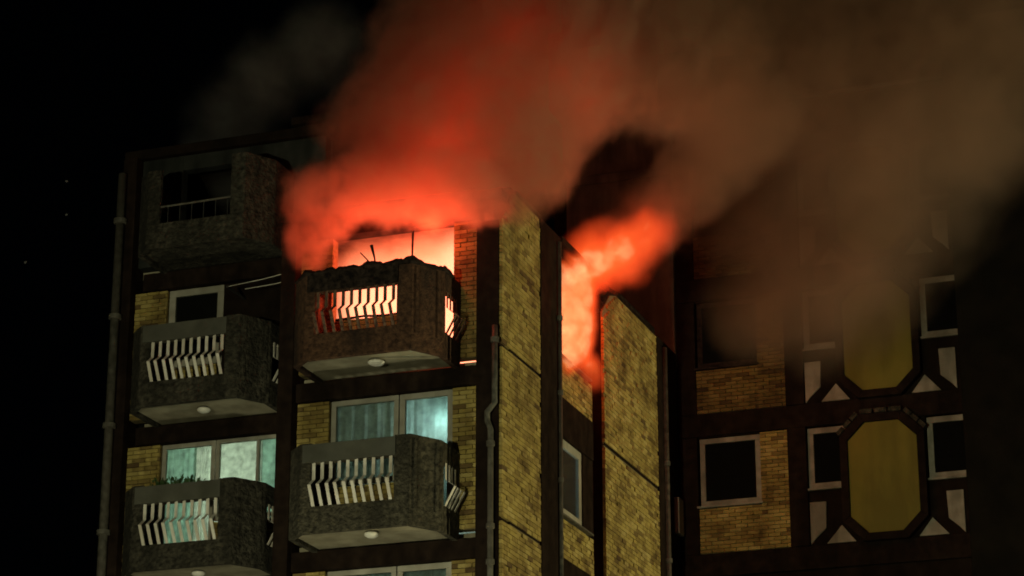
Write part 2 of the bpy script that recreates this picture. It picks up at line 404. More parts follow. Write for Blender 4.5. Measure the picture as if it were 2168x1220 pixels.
# burning flat: glass gone, frame left
wf = MB()
wf.tube([(-15.70, 38.30, 17.05), (-15.71, 38.30, 16.5), (-15.69, 38.29, 15.9), (-15.70, 38.3, 15.2)], [0.022, 0.016, 0.02, 0.014], 6)
wf.tube([(-17.13, 38.30, 15.57), (-16.6, 38.29, 15.59), (-16.2, 38.31, 15.56), (-15.75, 38.3, 15.58)], [0.03, 0.02, 0.026, 0.018], 6)
wf.build('window', 'char', BLD)
# set-back column
z = 11.44
window_front('balcony_door', -21.17, -20.10, 39.75, z + 0.17, z + 2.64, fw=0.08, sill=False)
window_front('window', -20.08, -18.35, 39.75, z + 1.14, z + 2.64, fw=0.07, sill=False, bars=((-19.25, 0.06),))
z = 14.42
window_front('window', -21.17, -20.05, 39.75, z + 1.14, z + 2.64, fw=0.13, sill=False, glass='glass_dark')
bx('infill_wall', 'brown_wall', BLD, -20.04, -18.32, 39.73, 39.92, z + 0.17, z + 2.64)
z = 8.46
window_front('window', -21.17, -19.92, 39.75, z + 1.14, z + 2.64, fw=0.08, sill=False)

# --- balconies
def offset_poly(pts, d):
    out = []; n = len(pts)
    for i in range(n):
        p = Vector(pts[i]); dirs = []
        if i > 0: dirs.append((p - Vector(pts[i - 1])).normalized())
        if i < n - 1: dirs.append((Vector(pts[i + 1]) - p).normalized())
        ns = [Vector((-q.y, q.x)) for q in dirs]
        if len(ns) == 1: o = p + ns[0] * d
        else:
            b_ = (ns[0] + ns[1]).normalized(); o = p + b_ * (d / b_.dot(ns[0]))
        out.append((o.x, o.y))
    return out
OUT = [(-17.38, 38.18), (-17.38, 37.15), (-17.05, 36.82), (-15.10, 36.82), (-14.75, 37.38), (-14.75, 38.18)]
INN = offset_poly(OUT, 0.10)
def lerp(a, b, t): return (a[0] + (b[0] - a[0]) * t, a[1] + (b[1] - a[1]) * t)
BAR = [(0.05, 1.155), (0.05, 0.87), (0.05 + 0.17, 0.745), (0.03, 0.40)]
def bar_mesh(mat='bar_paint'):
    """flat bent bar: outward is -y, x is its width"""
    mb = MB(); hw, th = 0.029, 0.012; i = 0
    for (o, z) in BAR:
        mb.v += [(-hw, -o, z), (hw, -o, z), (hw, -o + th, z + 0.004), (-hw, -o + th, z + 0.004)]
    for k in range(len(BAR) - 1):
        a, b_ = 4 * k, 4 * k + 4
        for j in range(4): mb.f.append((a + j, a + (j + 1) % 4, b_ + (j + 1) % 4, b_ + j)); mb.t.append(0.5)
    mb.f.append((3, 2, 1, 0)); n = 4 * (len(BAR) - 1); mb.f.append((n, n + 1, n + 2, n + 3)); mb.t += [0.5, 0.5]
    me = mb.mesh('bar'); me.materials.append(M[mat]); return me
BARME = bar_mesh(); BARBURNT = bar_mesh('bar_burnt')
def balcony(ox, oy, z, nbars=10, skip=(), side=True, pm='parapet', bm_='board'):
    sh = lambda pts: [(x + ox, y + oy) for x, y in pts]
    out, inn = sh(OUT), sh(INN)
    sl_in = sh(offset_poly(OUT, 0.11))
    slab = MB().prism(sl_in, z + 0.035, z + 0.17).build('balcony', 'soffit', BLD)
    p = MB()
    def seg(i, t0, t1, z0, z1, dz=0.0):
        a, b_ = out[i], out[i + 1]; c, d = inn[i], inn[i + 1]
        A, B_, C_, D = lerp(a, b_, t0), lerp(a, b_, t1), lerp(c, d, t1), lerp(c, d, t0)
        p.hexa([(A[0], A[1], z0), (B_[0], B_[1], z0), (C_[0], C_[1], z0), (D[0], D[1], z0),
                (A[0], A[1], z1), (B_[0], B_[1], z1), (C_[0], C_[1], z1), (D[0], D[1], z1)])
    z0, z1 = z - 0.03, z + 1.5
    seg(0, 0, 1, z0, z1); seg(1, 0, 1, z0, z1); seg(3, 0, 1, z0, z1)
    f0, f1 = (-16.86 + 17.05) / 1.95, (-15.37 + 17.05) / 1.95
    seg(2, 0, f0, z0, z1); seg(2, f1, 1, z0, z1); seg(2, f0, f1, z0, z + 0.42); seg(2, f0, f1, z + 1.14, z1 - 0.02)
    seg(4, 0, 0.12, z0, z1); seg(4, 0.90, 1, z0, z1); seg(4, 0.12, 0.90, z0, z + 0.42); seg(4, 0.12, 0.90, z + 1.14, z1)
    p.build('parapet', pm, slab, 0.01)
    # smooth board across the front above the bars
    bx('rail_board', bm_, slab, -17.0 + ox, -15.34 + ox, 36.785 + oy, 36.817 + oy, z + 1.16, z + 1.47, 0.006)
    # raised ribs on the corner panel
    a, b_ = Vector(out[3]), Vector(out[4]); d = (b_ - a).normalized(); nrm = Vector((d.y, -d.x))
    for t in (0.16, 0.84):
        q = a + (b_ - a) * t
        rib = MB(); u = d * 0.03; v0 = nrm * 0.001; v1 = nrm * 0.03
        c4 = [q - u + v0, q - u + v1, q + u + v1, q + u + v0]
        rib.prism([(c.x, c.y) for c in c4], z + 0.25, z + 1.42).build('rib', pm, slab, 0.006)
    for i in range(nbars):
        if i in skip: continue
        o = link('bar', BARBURNT if pm == 'parapet_soot_glow' else BARME, slab)
        o.location = (-16.80 + ox + (i + 0.0) * (1.37 / (nbars - 1)), 36.87 + oy, z); o.rotation_euler = (0, 0, random.uniform(-.04, .04))
    if side:
        for i in range(4):
            o = link('bar', BARBURNT if pm == 'parapet_soot_glow' else BARME, slab); o.location = (-14.80 + ox, 37.56 + oy + i * 0.145, z); o.rotation_euler = (0, 0, R(90))
    return slab
balcony(0, 0, 11.44); balcony(0, 0, 14.42, pm='parapet_soot_glow', bm_='char')
balcony(-3.9, 1.5, 14.42, pm='parapet_shade'); balcony(-3.9, 1.5, 11.44, pm='parapet_shade')
# top balcony of the set-back column: low upstand, brick cheeks, thin rail
z = 17.40
sh = [(x - 3.9, y + 1.5) for x, y in OUT]; shi = [(x - 3.9, y + 1.5) for x, y in INN]
slab = MB().prism([(x - 3.9, y + 1.5) for x, y in offset_poly(OUT, 0.11)], z + 0.035, z + 0.17).build('balcony', 'parapet_shade', BLD)
p = MB()
for i, (za) in enumerate((1.55, 1.5, 0.45, 1.62, 1.62)):
    a, b_, c, d = sh[i], sh[i + 1], shi[i + 1], shi[i]
    p.hexa([(*a, z - .03), (*b_, z - .03), (*c, z - .03), (*d, z - .03), (*a, z + za), (*b_, z + za), (*c, z + za), (*d, z + za)])
p.box(-20.95, -20.70, 38.325, 38.42, z + 0.451, z + 1.5)
p.box(-19.28, -19.0, 38.325, 38.42, z + 0.451, z + 1.62)
p.build('parapet', 'parapet_shade', slab, 0.012)
MB().tube([(-20.7, 38.37, z + 0.78), (-19.28, 38.37, z + 0.80)], 0.02, 8).build('hand_rail', 'pipe', slab)
for i in range(6):
    MB().tube([(-20.55 + i * 0.24, 38.37, z + 0.45), (-20.55 + i * 0.24, 38.37, z + 0.79)], 0.008, 6).build('bar', 'metal_dark', slab)

# --- top storey of the set-back column and the roof house behind it
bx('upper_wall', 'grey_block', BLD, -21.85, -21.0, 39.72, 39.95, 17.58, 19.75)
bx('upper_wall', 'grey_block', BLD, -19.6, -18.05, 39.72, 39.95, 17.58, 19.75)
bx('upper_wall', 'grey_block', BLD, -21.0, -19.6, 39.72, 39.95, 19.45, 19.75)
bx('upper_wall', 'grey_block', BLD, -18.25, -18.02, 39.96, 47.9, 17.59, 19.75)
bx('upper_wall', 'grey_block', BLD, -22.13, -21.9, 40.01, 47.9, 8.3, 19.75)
bx('floor_slab', 'soffit', BLD, -21.86, -18.1, 39.96, 47.9, 17.42, 17.57, 0)
bx('roof', 'brown_wall', BLD, -22.2, -17.98, 39.62, 48.0, 19.76, 19.95)
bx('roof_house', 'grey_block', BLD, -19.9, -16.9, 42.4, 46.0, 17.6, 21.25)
bx('roof_edge', 'brown_wall', BLD, -20.0, -16.8, 42.3, 46.1, 21.26, 21.42)
bx('back_wall', 'brown_wall', BLD, -22.1, -18.07, 47.95, 48.3, 8.3, 19.74)
bx('back_wall', 'brown_wall', BLD, -17.98, -14.3, 48.0, 48.3, 8.3, 17.39)

# --- back wing: facade with octagonal panels
YB = 48.6
bx('wing_wall', 'brown_wall', BLD, -13.9, -7.6, YB + 0.02, YB + 0.3, 0.0, 12.9)
for k in range(3):
    dz = 2.95 * k; z0 = 12.9 + dz                    # storey z0 .. z0+2.95
    # horizontal band
    bx('floor_band', 'brown', BLD, -13.92, -7.9, YB - 0.03, YB + 0.3, z0 + 0.002, z0 + 0.48)
    # left pier, middle pier
    bx('pier', 'brown', BLD, -13.92, -13.53, YB - 0.02, YB + 0.3, z0 + 0.482, z0 + 2.948)
    bx('pier', 'brown', BLD, -11.63, -11.24, YB - 0.05, YB + 0.3, z0 + 0.482, z0 + 2.948)
    # brick around the plain window
    for (x0, x1, za, zb_) in ((-13.52, -12.21, z0 + 0.50, z0 + 1.43), (-12.21, -11.64, z0 + 0.50, z0 + 2.94)):
        bx('infill_wall', 'mortar' if k == 0 else 'soot', BLD, x0 + .002, x1 - .002, YB + 0.045, YB + 0.3, za, zb_, 0)
        bricks('brickwork', 'x', x0, x1, za + .005, zb_ - .005, YB, -1, 90 + k, mat=('brick', 'brick_smoked', 'brick_sooty')[k])
    bx('lintel', 'brown', BLD, -13.52, -12.22, YB + 0.01, YB + 0.3, z0 + 2.93, z0 + 2.947, 0)
    window_front('window', -13.50, -12.22, YB + 0.06, z0 + 1.49, z0 + 2.92, fw=0.11, glass='glass_dark', mat='char' if k > 0 else 'dull_frame')
    # dark wall of the panel bay with its two windows
    for (x0, x1, za, zb_) in ((-11.23, -8.0, z0 + 0.482, z0 + 1.62), (-10.42, -8.80, z0 + 1.62, z0 + 2.946)):
        bx('bay_wall', 'brown_wall', BLD, x0, x1, YB + 0.02, YB + 0.3, za, zb_, 0)
    window_front('window', -11.23, -10.43, YB + 0.06, z0 + 1.66, z0 + 2.93, fw=0.12, glass='glass_dark', mat='dull_frame')
    window_front('window', -8.79, -7.7, YB + 0.06, z0 + 1.66, z0 + 2.93, fw=0.12, glass='glass_dark', mat='dull_frame')
    # octagonal panel in a dark ring
    cx, zc = -9.67, z0 + 1.76
    def octa(hw, hh, c): return [(cx - hw + c, zc - hh), (cx + hw - c, zc - hh), (cx + hw, zc - hh + c), (cx + hw, zc + hh - c), (cx + hw - c, zc + hh), (cx - hw + c, zc + hh), (cx - hw, zc + hh - c), (cx - hw, zc - hh + c)]
    pan = MB().plate(octa(0.70, 1.14, 0.36), YB - 0.12, YB + 0.03).build('octagon_panel', 'yellow_panel', BLD, 0.015)
    o1, o2 = octa(0.86, 1.30, 0.42), octa(0.705, 1.145, 0.36)
    rg = MB()
    for i in range(8):
        j = (i + 1) % 8
        rg.hexa([(o1[i][0], YB - .17, o1[i][1]), (o1[j][0], YB - .17, o1[j][1]), (o2[j][0], YB - .17, o2[j][1]), (o2[i][0], YB - .17, o2[i][1]),
                 (o1[i][0], YB + .015, o1[i][1]), (o1[j][0], YB + .015, o1[j][1]), (o2[j][0], YB + .015, o2[j][1]), (o2[i][0], YB + .015, o2[i][1])])
    rg.build('octagon_frame', 'parapet' if False else 'brown', pan, 0.01)
    # cap stones over the ring
    for i in (3, 4, 5):
        a, b_ = o1[i], o1[(i + 1) % 8]
        for t in range(3):
            q0, q1 = lerp(a, b_, t / 3 + .02), lerp(a, b_, (t + 1) / 3 - .02)
            dx, dzv = (b_[0] - a[0]), (b_[1] - a[1]); l = math.hypot(dx, dzv); nx, nz = dzv / l, -dx / l
            MB().hexa([(q0[0] + nx * .01, YB - .19, q0[1] + nz * .01), (q1[0] + nx * .01, YB - .19, q1[1] + nz * .01), (q1[0] + nx * .10, YB - .19, q1[1] + nz * .10), (q0[0] + nx * .10, YB - .19, q0[1] + nz * .10),
                       (q0[0] + nx * .01, YB + .01, q0[1] + nz * .01), (q1[0] + nx * .01, YB + .01, q1[1] + nz * .01), (q1[0] + nx * .10, YB + .01, q1[1] + nz * .10), (q0[0] + nx * .10, YB + .01, q0[1] + nz * .10)]).build('cap_stone', 'parapet', pan, 0.008)
    # pale corner pieces: tapered uprights and triangles
    for sgn in (-1, 1):
        fx = (lambda x: x) if sgn < 0 else (lambda x: 2 * cx - x)
        tri = [(fx(-10.90), z0 + 0.50), (fx(-10.30), z0 + 0.50), (fx(-10.58), z0 + 0.86)]
        up = [(fx(-11.22), z0 + 0.50), (fx(-11.12), z0 + 0.62), (fx(-10.90), z0 + 0.82), (fx(-10.88), z0 + 1.37), (fx(-11.22), z0 + 1.37)]
        if sgn > 0: tri.reverse(); up.reverse()
        MB().plate(tri, YB - 0.02, YB + 0.018).build('triangle_panel', 'white_plaster', BLD, 0.01)
        MB().plate(up, YB - 0.02, YB + 0.018).build('upright_panel', 'white_plaster', BLD, 0.01)
bx('wing_wall', 'brown_wall', BLD, -13.92, -7.9, YB - 0.02, YB + 0.3, 21.76, 23.05)
bx('coping', 'pipe', BLD, -16.5, -7.9, YB - 0.08, YB + 0.4, 23.06, 23.16)
bx('wing_wall', 'brown_wall', BLD, -16.42, -7.7, 52.0, 52.3, 0, 23.0)
bx('wing_wall', 'brown_wall', BLD, -16.42, -16.1, YB + 0.31, 52.0, 0, 23.0)
bx('roof', 'brown_wall', BLD, -16.4, -7.8, YB + 0.3, 52.0, 22.8, 23.04)
for k in range(4):
    bx('floor_slab', 'brown_wall', BLD, -16.1, -7.7, YB + 0.31, 51.99, 12.9 + 2.95 * k, 13.1 + 2.95 * k, 0)
# stair tower at the inner corner, above the front wing
bx('stair_tower', 'tower_render', BLD, -16.42, -13.94, YB - 0.1, YB + 0.3, 17.4, 23.05)
bx('tower_ledge', 'tower_render', BLD, -16.29, -13.96, YB - 0.16, YB - 0.101, 21.7, 21.9)
bx('tower_rib', 'brown', BLD, -16.56, -16.3, YB - 0.16, YB + 0.25, 17.5, 23.0)
# far wing
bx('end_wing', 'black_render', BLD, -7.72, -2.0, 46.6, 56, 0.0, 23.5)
bx('vent_box', 'white_plaster', BLD, XS + 0.016, XS + 0.12, 48.1, 48.45, 13.75, 14.5)

# ------------------------------------------------------------------ pipes on the walls
def pipe(name, pts, r, label, joints):
    o = empty(name); tag(o, label, 'pipe')
    MB().tube(pts, r, 12).build('tube', 'pipe', o, smooth=True)
    for (x, y, z) in joints:
        MB().lathe([(r * 1.05, 0), (r * 1.45, 0.01), (r * 1.45, 0.09), (r * 1.05, 0.10)], (x, y, z), 14).build('collar', 'pipe', o)
        bx('bracket', 'metal_dark', o, x - 0.012, x + 0.012, y, y + r + 0.07, z + 0.03, z + 0.05, 0)
    return o
pipe('drain_pipe', [(-22.1, 39.40, 0.0), (-22.1, 39.40, 19.4)], 0.085, 'grey drain pipe running up the outermost left edge of the facade', [(-22.1, 39.40, z) for z in (10.2, 12.4, 14.4, 16.5, 18.4)])
pipe('drain_pipe', [(-14.09, 37.88, 0), (-14.09, 37.88, 13.2), (-14.15, 37.88, 13.35), (-14.15, 37.88, 13.5), (-14.02, 37.88, 13.65), (-14.02, 37.88, 15.0)], 0.05,
     'pale drain pipe with a kink at the corner beside the tall brick panel', [(-14.09, 37.88, z) for z in (10.9, 11.5, 12.9)] + [(-14.02, 37.88, 14.7)])
pipe('cable_duct', [(XS + 0.06, 40.85, 0), (XS + 0.06, 40.85, 17.5)], 0.035, 'thin grey conduit down the dark strip beside the recessed windows', [(XS + 0.06, 40.85, z) for z in (11, 13, 14.6, 16)])
pipe('cable_duct', [(XS + 0.06, 47.5, 0), (XS + 0.06, 47.5, 17.5)], 0.05, 'grey conduit on the dark strip behind the second tall brick panel', [(XS + 0.06, 47.5, z) for z in (11, 13, 15)])

# ------------------------------------------------------------------ small things on the balconies
def soffit_lamp(x, y, z, label, broken=False):
    o = empty('ceiling_lamp'); o.location = (x, y, z); tag(o, label, 'lamp', 'round lamps under the balconies')
    MB().lathe([(0.075, 0.0), (0.078, -0.02), (0.07, -0.03)], (0, 0, 0), 20).build('base', 'metal_dark', o)
    if broken:
        MB().lathe([(0.13, -0.028), (0.15, -0.05), (0.12, -0.085)], (0, 0, 0), 9).build('shade', 'lamp_white', o)
    else:
        MB().lathe([(0.11, -0.028), (0.125, -0.05), (0.11, -0.08), (0.07, -0.105), (0.02, -0.115)], (0, 0, 0), 22).build('shade', 'lamp_white', o, smooth=True)
soffit_lamp(-19.93, 38.91, 14.455, 'round white lamp under the dark balcony at the upper left')
soffit_lamp(-15.95, 37.37, 14.455, 'cracked white lamp under the burning balcony', True)
soffit_lamp(-15.94, 37.28, 11.475, 'round white lamp under the balcony below the burning one')
soffit_lamp(-19.9, 38.9, 11.475, 'white lamp under the lowest balcony, cut by the bottom edge')

# clothes lines beside the fire
o = empty('clothes_line'); tag(o, 'two thin pale clothes lines stretched beside the fire', 'clothes line')
MB().tube([(-19.6, 39.0, 16.72), (-18.9, 39.0, 16.78), (-18.3, 39.0, 16.86)], 0.007, 6).build('wire', 'bar_paint', o)
MB().tube([(-19.3, 39.1, 16.67), (-18.7, 39.1, 16.70), (-18.2, 39.1, 16.76)], 0.007, 6).build('wire', 'bar_paint', o)
bx('bracket', 'metal_dark', o, -19.62, -19.58, 38.98, 39.72, 16.70, 16.73, 0)

# charred clutter on the burning balcony
def lump(name, mat, c, r, seed, parent, sub=3):
    bm = bmesh.new(); bmesh.ops.create_icosphere(bm, subdivisions=sub, radius=1)
    rnd = random.Random(seed); off = Vector((rnd.random() * 50, rnd.random() * 50, rnd.random() * 50))
    from mathutils import noise
    for v in bm.verts:
        n = noise.noise(v.co * 1.8 + off) * 0.4 + noise.noise(v.co * 3.5 + off) * 0.12
        v.co = Vector((v.co.x * r[0], v.co.y * r[1], v.co.z * r[2])) * (1 + n)
    me = bpy.data.meshes.new(name); bm.to_mesh(me); bm.free(); me.materials.append(M[mat])
    ob = link(name, me, parent, smooth=True); ob.location = c; return ob
o = empty('charred_debris'); tag(o, 'heap of charred clutter along the rail of the burning balcony', 'debris')
def mound(path, name, seed, h0, wid):
    from mathutils import noise
    P = []
    for a, b_ in zip(path[:-1], path[1:]):
        n = max(2, int((Vector(b_) - Vector(a)).length / 0.03))
        P += [Vector(a).lerp(Vector(b_), k / n) for k in range(n)]
    P.append(Vector(path[-1])); mb = MB(); K = 9
    for k, p_ in enumerate(P):
        d = (P[min(k + 3, len(P) - 1)] - P[max(k - 3, 0)]).normalized(); nv = Vector((-d.y, d.x))
        e = min(1.0, k / 6.0, (len(P) - 1 - k) / 6.0)
        h = h0 * e * (0.35 + 1.3 * abs(noise.noise(Vector((p_.x * 2.3, p_.y * 2.3, seed)))) + 0.5 * abs(noise.noise(Vector((p_.x * 8, p_.y * 8, seed)))))
        for q in range(K):
            t = math.pi * q / (K - 1); r_ = 1 + 0.3 * noise.noise(Vector((p_.x * 9, q * 1.1, seed + 4)))
            c = p_ + nv * (math.cos(t) * wid * r_); mb.v.append((c.x, c.y, 15.905 + math.sin(t) * h * r_ - (0.02 if q in (0, K - 1) else 0)))
    for k in range(len(P) - 1):
        for q in range(K): mb.f.append((k * K + q, k * K + (q + 1) % K, (k + 1) * K + (q + 1) % K, (k + 1) * K + q)); mb.t.append(.5)
    mb.f.append(tuple(range(K))); mb.f.append(tuple((len(P) - 1) * K + q for q in range(K))); mb.t += [.5, .5]
    return mb.build(name, 'char', o, smooth=True)
mid = [((a[0] + b_[0]) / 2, (a[1] + b_[1]) / 2) for a, b_ in zip(OUT, INN)]
mound(mid[1:4], 'ash_heap', 2.0, 0.13, 0.085); mound([(-15.6, 36.88), mid[3], mid[4], (mid[4][0], 37.8)], 'ash_heap', 5.0, 0.15, 0.09)
o = empty('burnt_pole'); tag(o, 'two thin burnt sticks leaning out over the burning balcony rail', 'stick')
MB().tube([(-15.80, 36.95, 15.85), (-15.83, 36.93, 16.1), (-15.88, 36.9, 16.33)], [0.014, 0.016, 0.03], 8).build('pole', 'char', o)
MB().tube([(-15.80, 36.96, 15.85), (-15.93, 36.93, 16.05), (-16.08, 36.9, 16.22)], [0.014, 0.012, 0.009], 8).build('pole', 'char', o)

# plant box on the lower left balcony
o = empty('balcony_plant'); tag(o, 'leafy plants in a box behind the rail of the lower left balcony', 'plant')
bx('planter', 'terracotta', o, -20.75, -19.75, 38.46, 38.62, 12.74, 12.93)
rnd = random.Random(3); lf = MB()
for i in range(150):
    b0 = Vector((rnd.uniform(-20.72, -19.78), 38.54, 12.9)); h = rnd.uniform(0.04, 0.22) * (1.25 if (i % 5 == 0) else 0.8)
    tip = b0 + Vector((rnd.uniform(-.12, .12), rnd.uniform(-.1, .08), h)); q = b0.lerp(tip, rnd.uniform(.3, .9))
    d = (tip - b0).normalized(); sd = d.cross(Vector((rnd.random() - .5, rnd.random() - .5, .3))).normalized() * rnd.uniform(.015, .035)
    ln = d * rnd.uniform(.06, .11); k = len(lf.v); th = d.cross(sd).normalized() * 0.002
    lf.v += [tuple(q), tuple(q + ln * .5 + sd), tuple(q + ln), tuple(q + ln * .5 - sd), tuple(q + ln * .5 + th * 6)]
    lf.f += [(k, k + 1, k + 4), (k + 1, k + 2, k + 4), (k + 2, k + 3, k + 4), (k + 3, k, k + 4), (k, k + 3, k + 2, k + 1)]; lf.t += [.5] * 5
    if i % 6 == 0: lf.tube([b0, b0.lerp(tip, .5), tip], [.006, .005, .003], 5)
fo = lf.build('foliage', 'leaf', o); tag(fo, kind='stuff')

# drying cloth behind the bars, lower left balcony
def curtain(name, mat, x0, x1, y, z0, z1, label, waves=7, amp=0.03, seed=0, cat='curtain', group=None):
    rnd = random.Random(seed); n = max(24, int((x1 - x0) * 60)); mb = MB(); ph = rnd.random() * 6
    rows = 10
    for s_ in (0, 1):
        for j in range(rows + 1):
            for i in range(n + 1):
                t = i / n; x = x0 + (x1 - x0) * t
                yy = y + amp * math.sin(t * waves * 6.28 + ph + 0.5 * math.sin(j * .5)) + amp * .5 * math.sin(t * waves * 14 + ph * 2) + s_ * 0.004
                mb.v.append((x, yy, z0 + (z1 - z0) * j / rows + (0.02 * math.sin(t * 9 + ph) if j == 0 else 0)))
    W_ = n + 1; B_ = (rows + 1) * W_
    for s_ in (0, 1):
        for j in range(rows):
            for i in range(n):
                a = s_ * B_ + j * W_ + i; mb.f.append((a, a + 1, a + W_ + 1, a + W_)); mb.t.append(.5)
    o = mb.build(name, mat, None, smooth=True); tag(o, label, cat, group); return o

# curtains
curtain('curtain', 'curtain_grey', -17.18, -15.87, 38.40, 11.7, 14.1, 'grey curtain in the lit window below the fire', 5, .010, 1)
curtain('curtain', 'net', -15.89, -14.9, 38.40, 11.65, 14.1, 'bright turquoise net curtain in the lit balcony door below the fire', 4, .008, 2)
curtain('curtain', 'curtain_green', -21.18, -20.55, 39.90, 11.65, 14.1, 'green curtain in the left half of the lit lower left window', 5, .012, 3)
curtain('curtain', 'curtain_pale', -20.57, -20.08, 39.91, 11.65, 14.1, 'pale bunched curtain in the middle of the lit lower left window', 7, .016, 4)
curtain('curtain', 'curtain_pale', -20.08, -19.22, 39.90, 12.4, 14.1, 'smooth pale curtain right of the frame post in the lit lower left window', 2, .008, 5)
curtain('curtain', 'curtain_green', -19.24, -18.33, 39.91, 12.4, 14.1, 'green curtain panel beside the pier in the lit lower left window', 2, .008, 6)
curtain('curtain', 'curtain_grey', -17.08, -15.0, 38.42, 8.8, 11.05, 'grey curtain in the window at the bottom edge', 12, .01, 7)

# room lamps
def room_lamp(x, y, z, ztop, mat, energy, color, label):
    o = empty('room_lamp'); o.location = (x, y, z); tag(o, label, 'lamp')
    MB().tube([(0, 0, 0.1), (0, 0, ztop - z)], 0.01, 6).build('cord', 'metal_dark', o)
    prof = [(0.01, -0.11)] + [(0.11 * math.sin(math.pi * k / 10), -0.11 * math.cos(math.pi * k / 10)) for k in range(1, 10)] + [(0.02, 0.11)]
    MB().lathe(prof, (0, 0, 0), 18).build('globe', mat, o, smooth=True)
    light('lamp_light', (0, 0, -0.16), energy, color, 0.1, o)
room_lamp(-15.16, 38.60, 13.66, 14.37, 'globe_cool', 70, (0.78, 1.0, 0.96), 'bright turquoise lamp glowing behind the net curtain below the fire')
room_lamp(-20.0, 41.3, 13.6, 14.37, 'globe_green', 280, (0.90, 1.0, 0.88), 'lamp behind the curtains of the lit lower left window')
room_lamp(-15.6, 42.4, 13.6, 14.40, 'globe_cool', 45, (0.62, 0.88, 1.0), 'lamp in the room behind the recessed side window')
room_lamp(-16.3, 39.8, 10.5, 11.39, 'globe_cool', 6, (0.72, 1.0, 0.95), 'lamp in the room at the bottom edge below both balconies')

# ------------------------------------------------------------------ street lamps (below the picture)
def street_lamp(x, y, h, energy, color, label):
    o = empty('street_lamp'); o.location = (x, y, 0); tag(o, label, 'street lamp', 'street lamps in front of the block')
    MB().lathe([(0.16, 0), (0.16, 0.25), (0.07, 0.4), (0.05, h - 0.25)], (0, 0, 0), 14).build('post', 'metal_dark', o)
    MB().lathe([(0.06, h - 0.26), (0.12, h - 0.22), (0.12, h - 0.18)], (0, 0, 0), 14).build('collar', 'metal_dark', o)
    prof = [(0.02, h - 0.17)] + [(0.22 * math.sin(math.pi * k / 12), h + 0.03 - 0.22 * math.cos(math.pi * k / 12)) for k in range(1, 12)] + [(0.02, h + 0.25)]
    MB().lathe(prof, (0, 0, 0), 20).build('globe', 'globe_warm', o, smooth=True)
    light('lamp_light', (0, 0, h + 0.5), energy, color, 0.2, o)
street_lamp(6.0, 44.5, 5.0, 8500, (1.0, 0.90, 0.48), 'globe street lamp standing by the road opposite the brick side wall')
street_lamp(-16.0, 32.5, 4.5, 600, (0.95, 0.92, 0.60), 'globe street lamp standing close below the balconies')
street_lamp(-13.0, 5.0, 5.5, 9500, (0.97, 0.95, 0.58), 'globe street lamp standing across the road from the block')

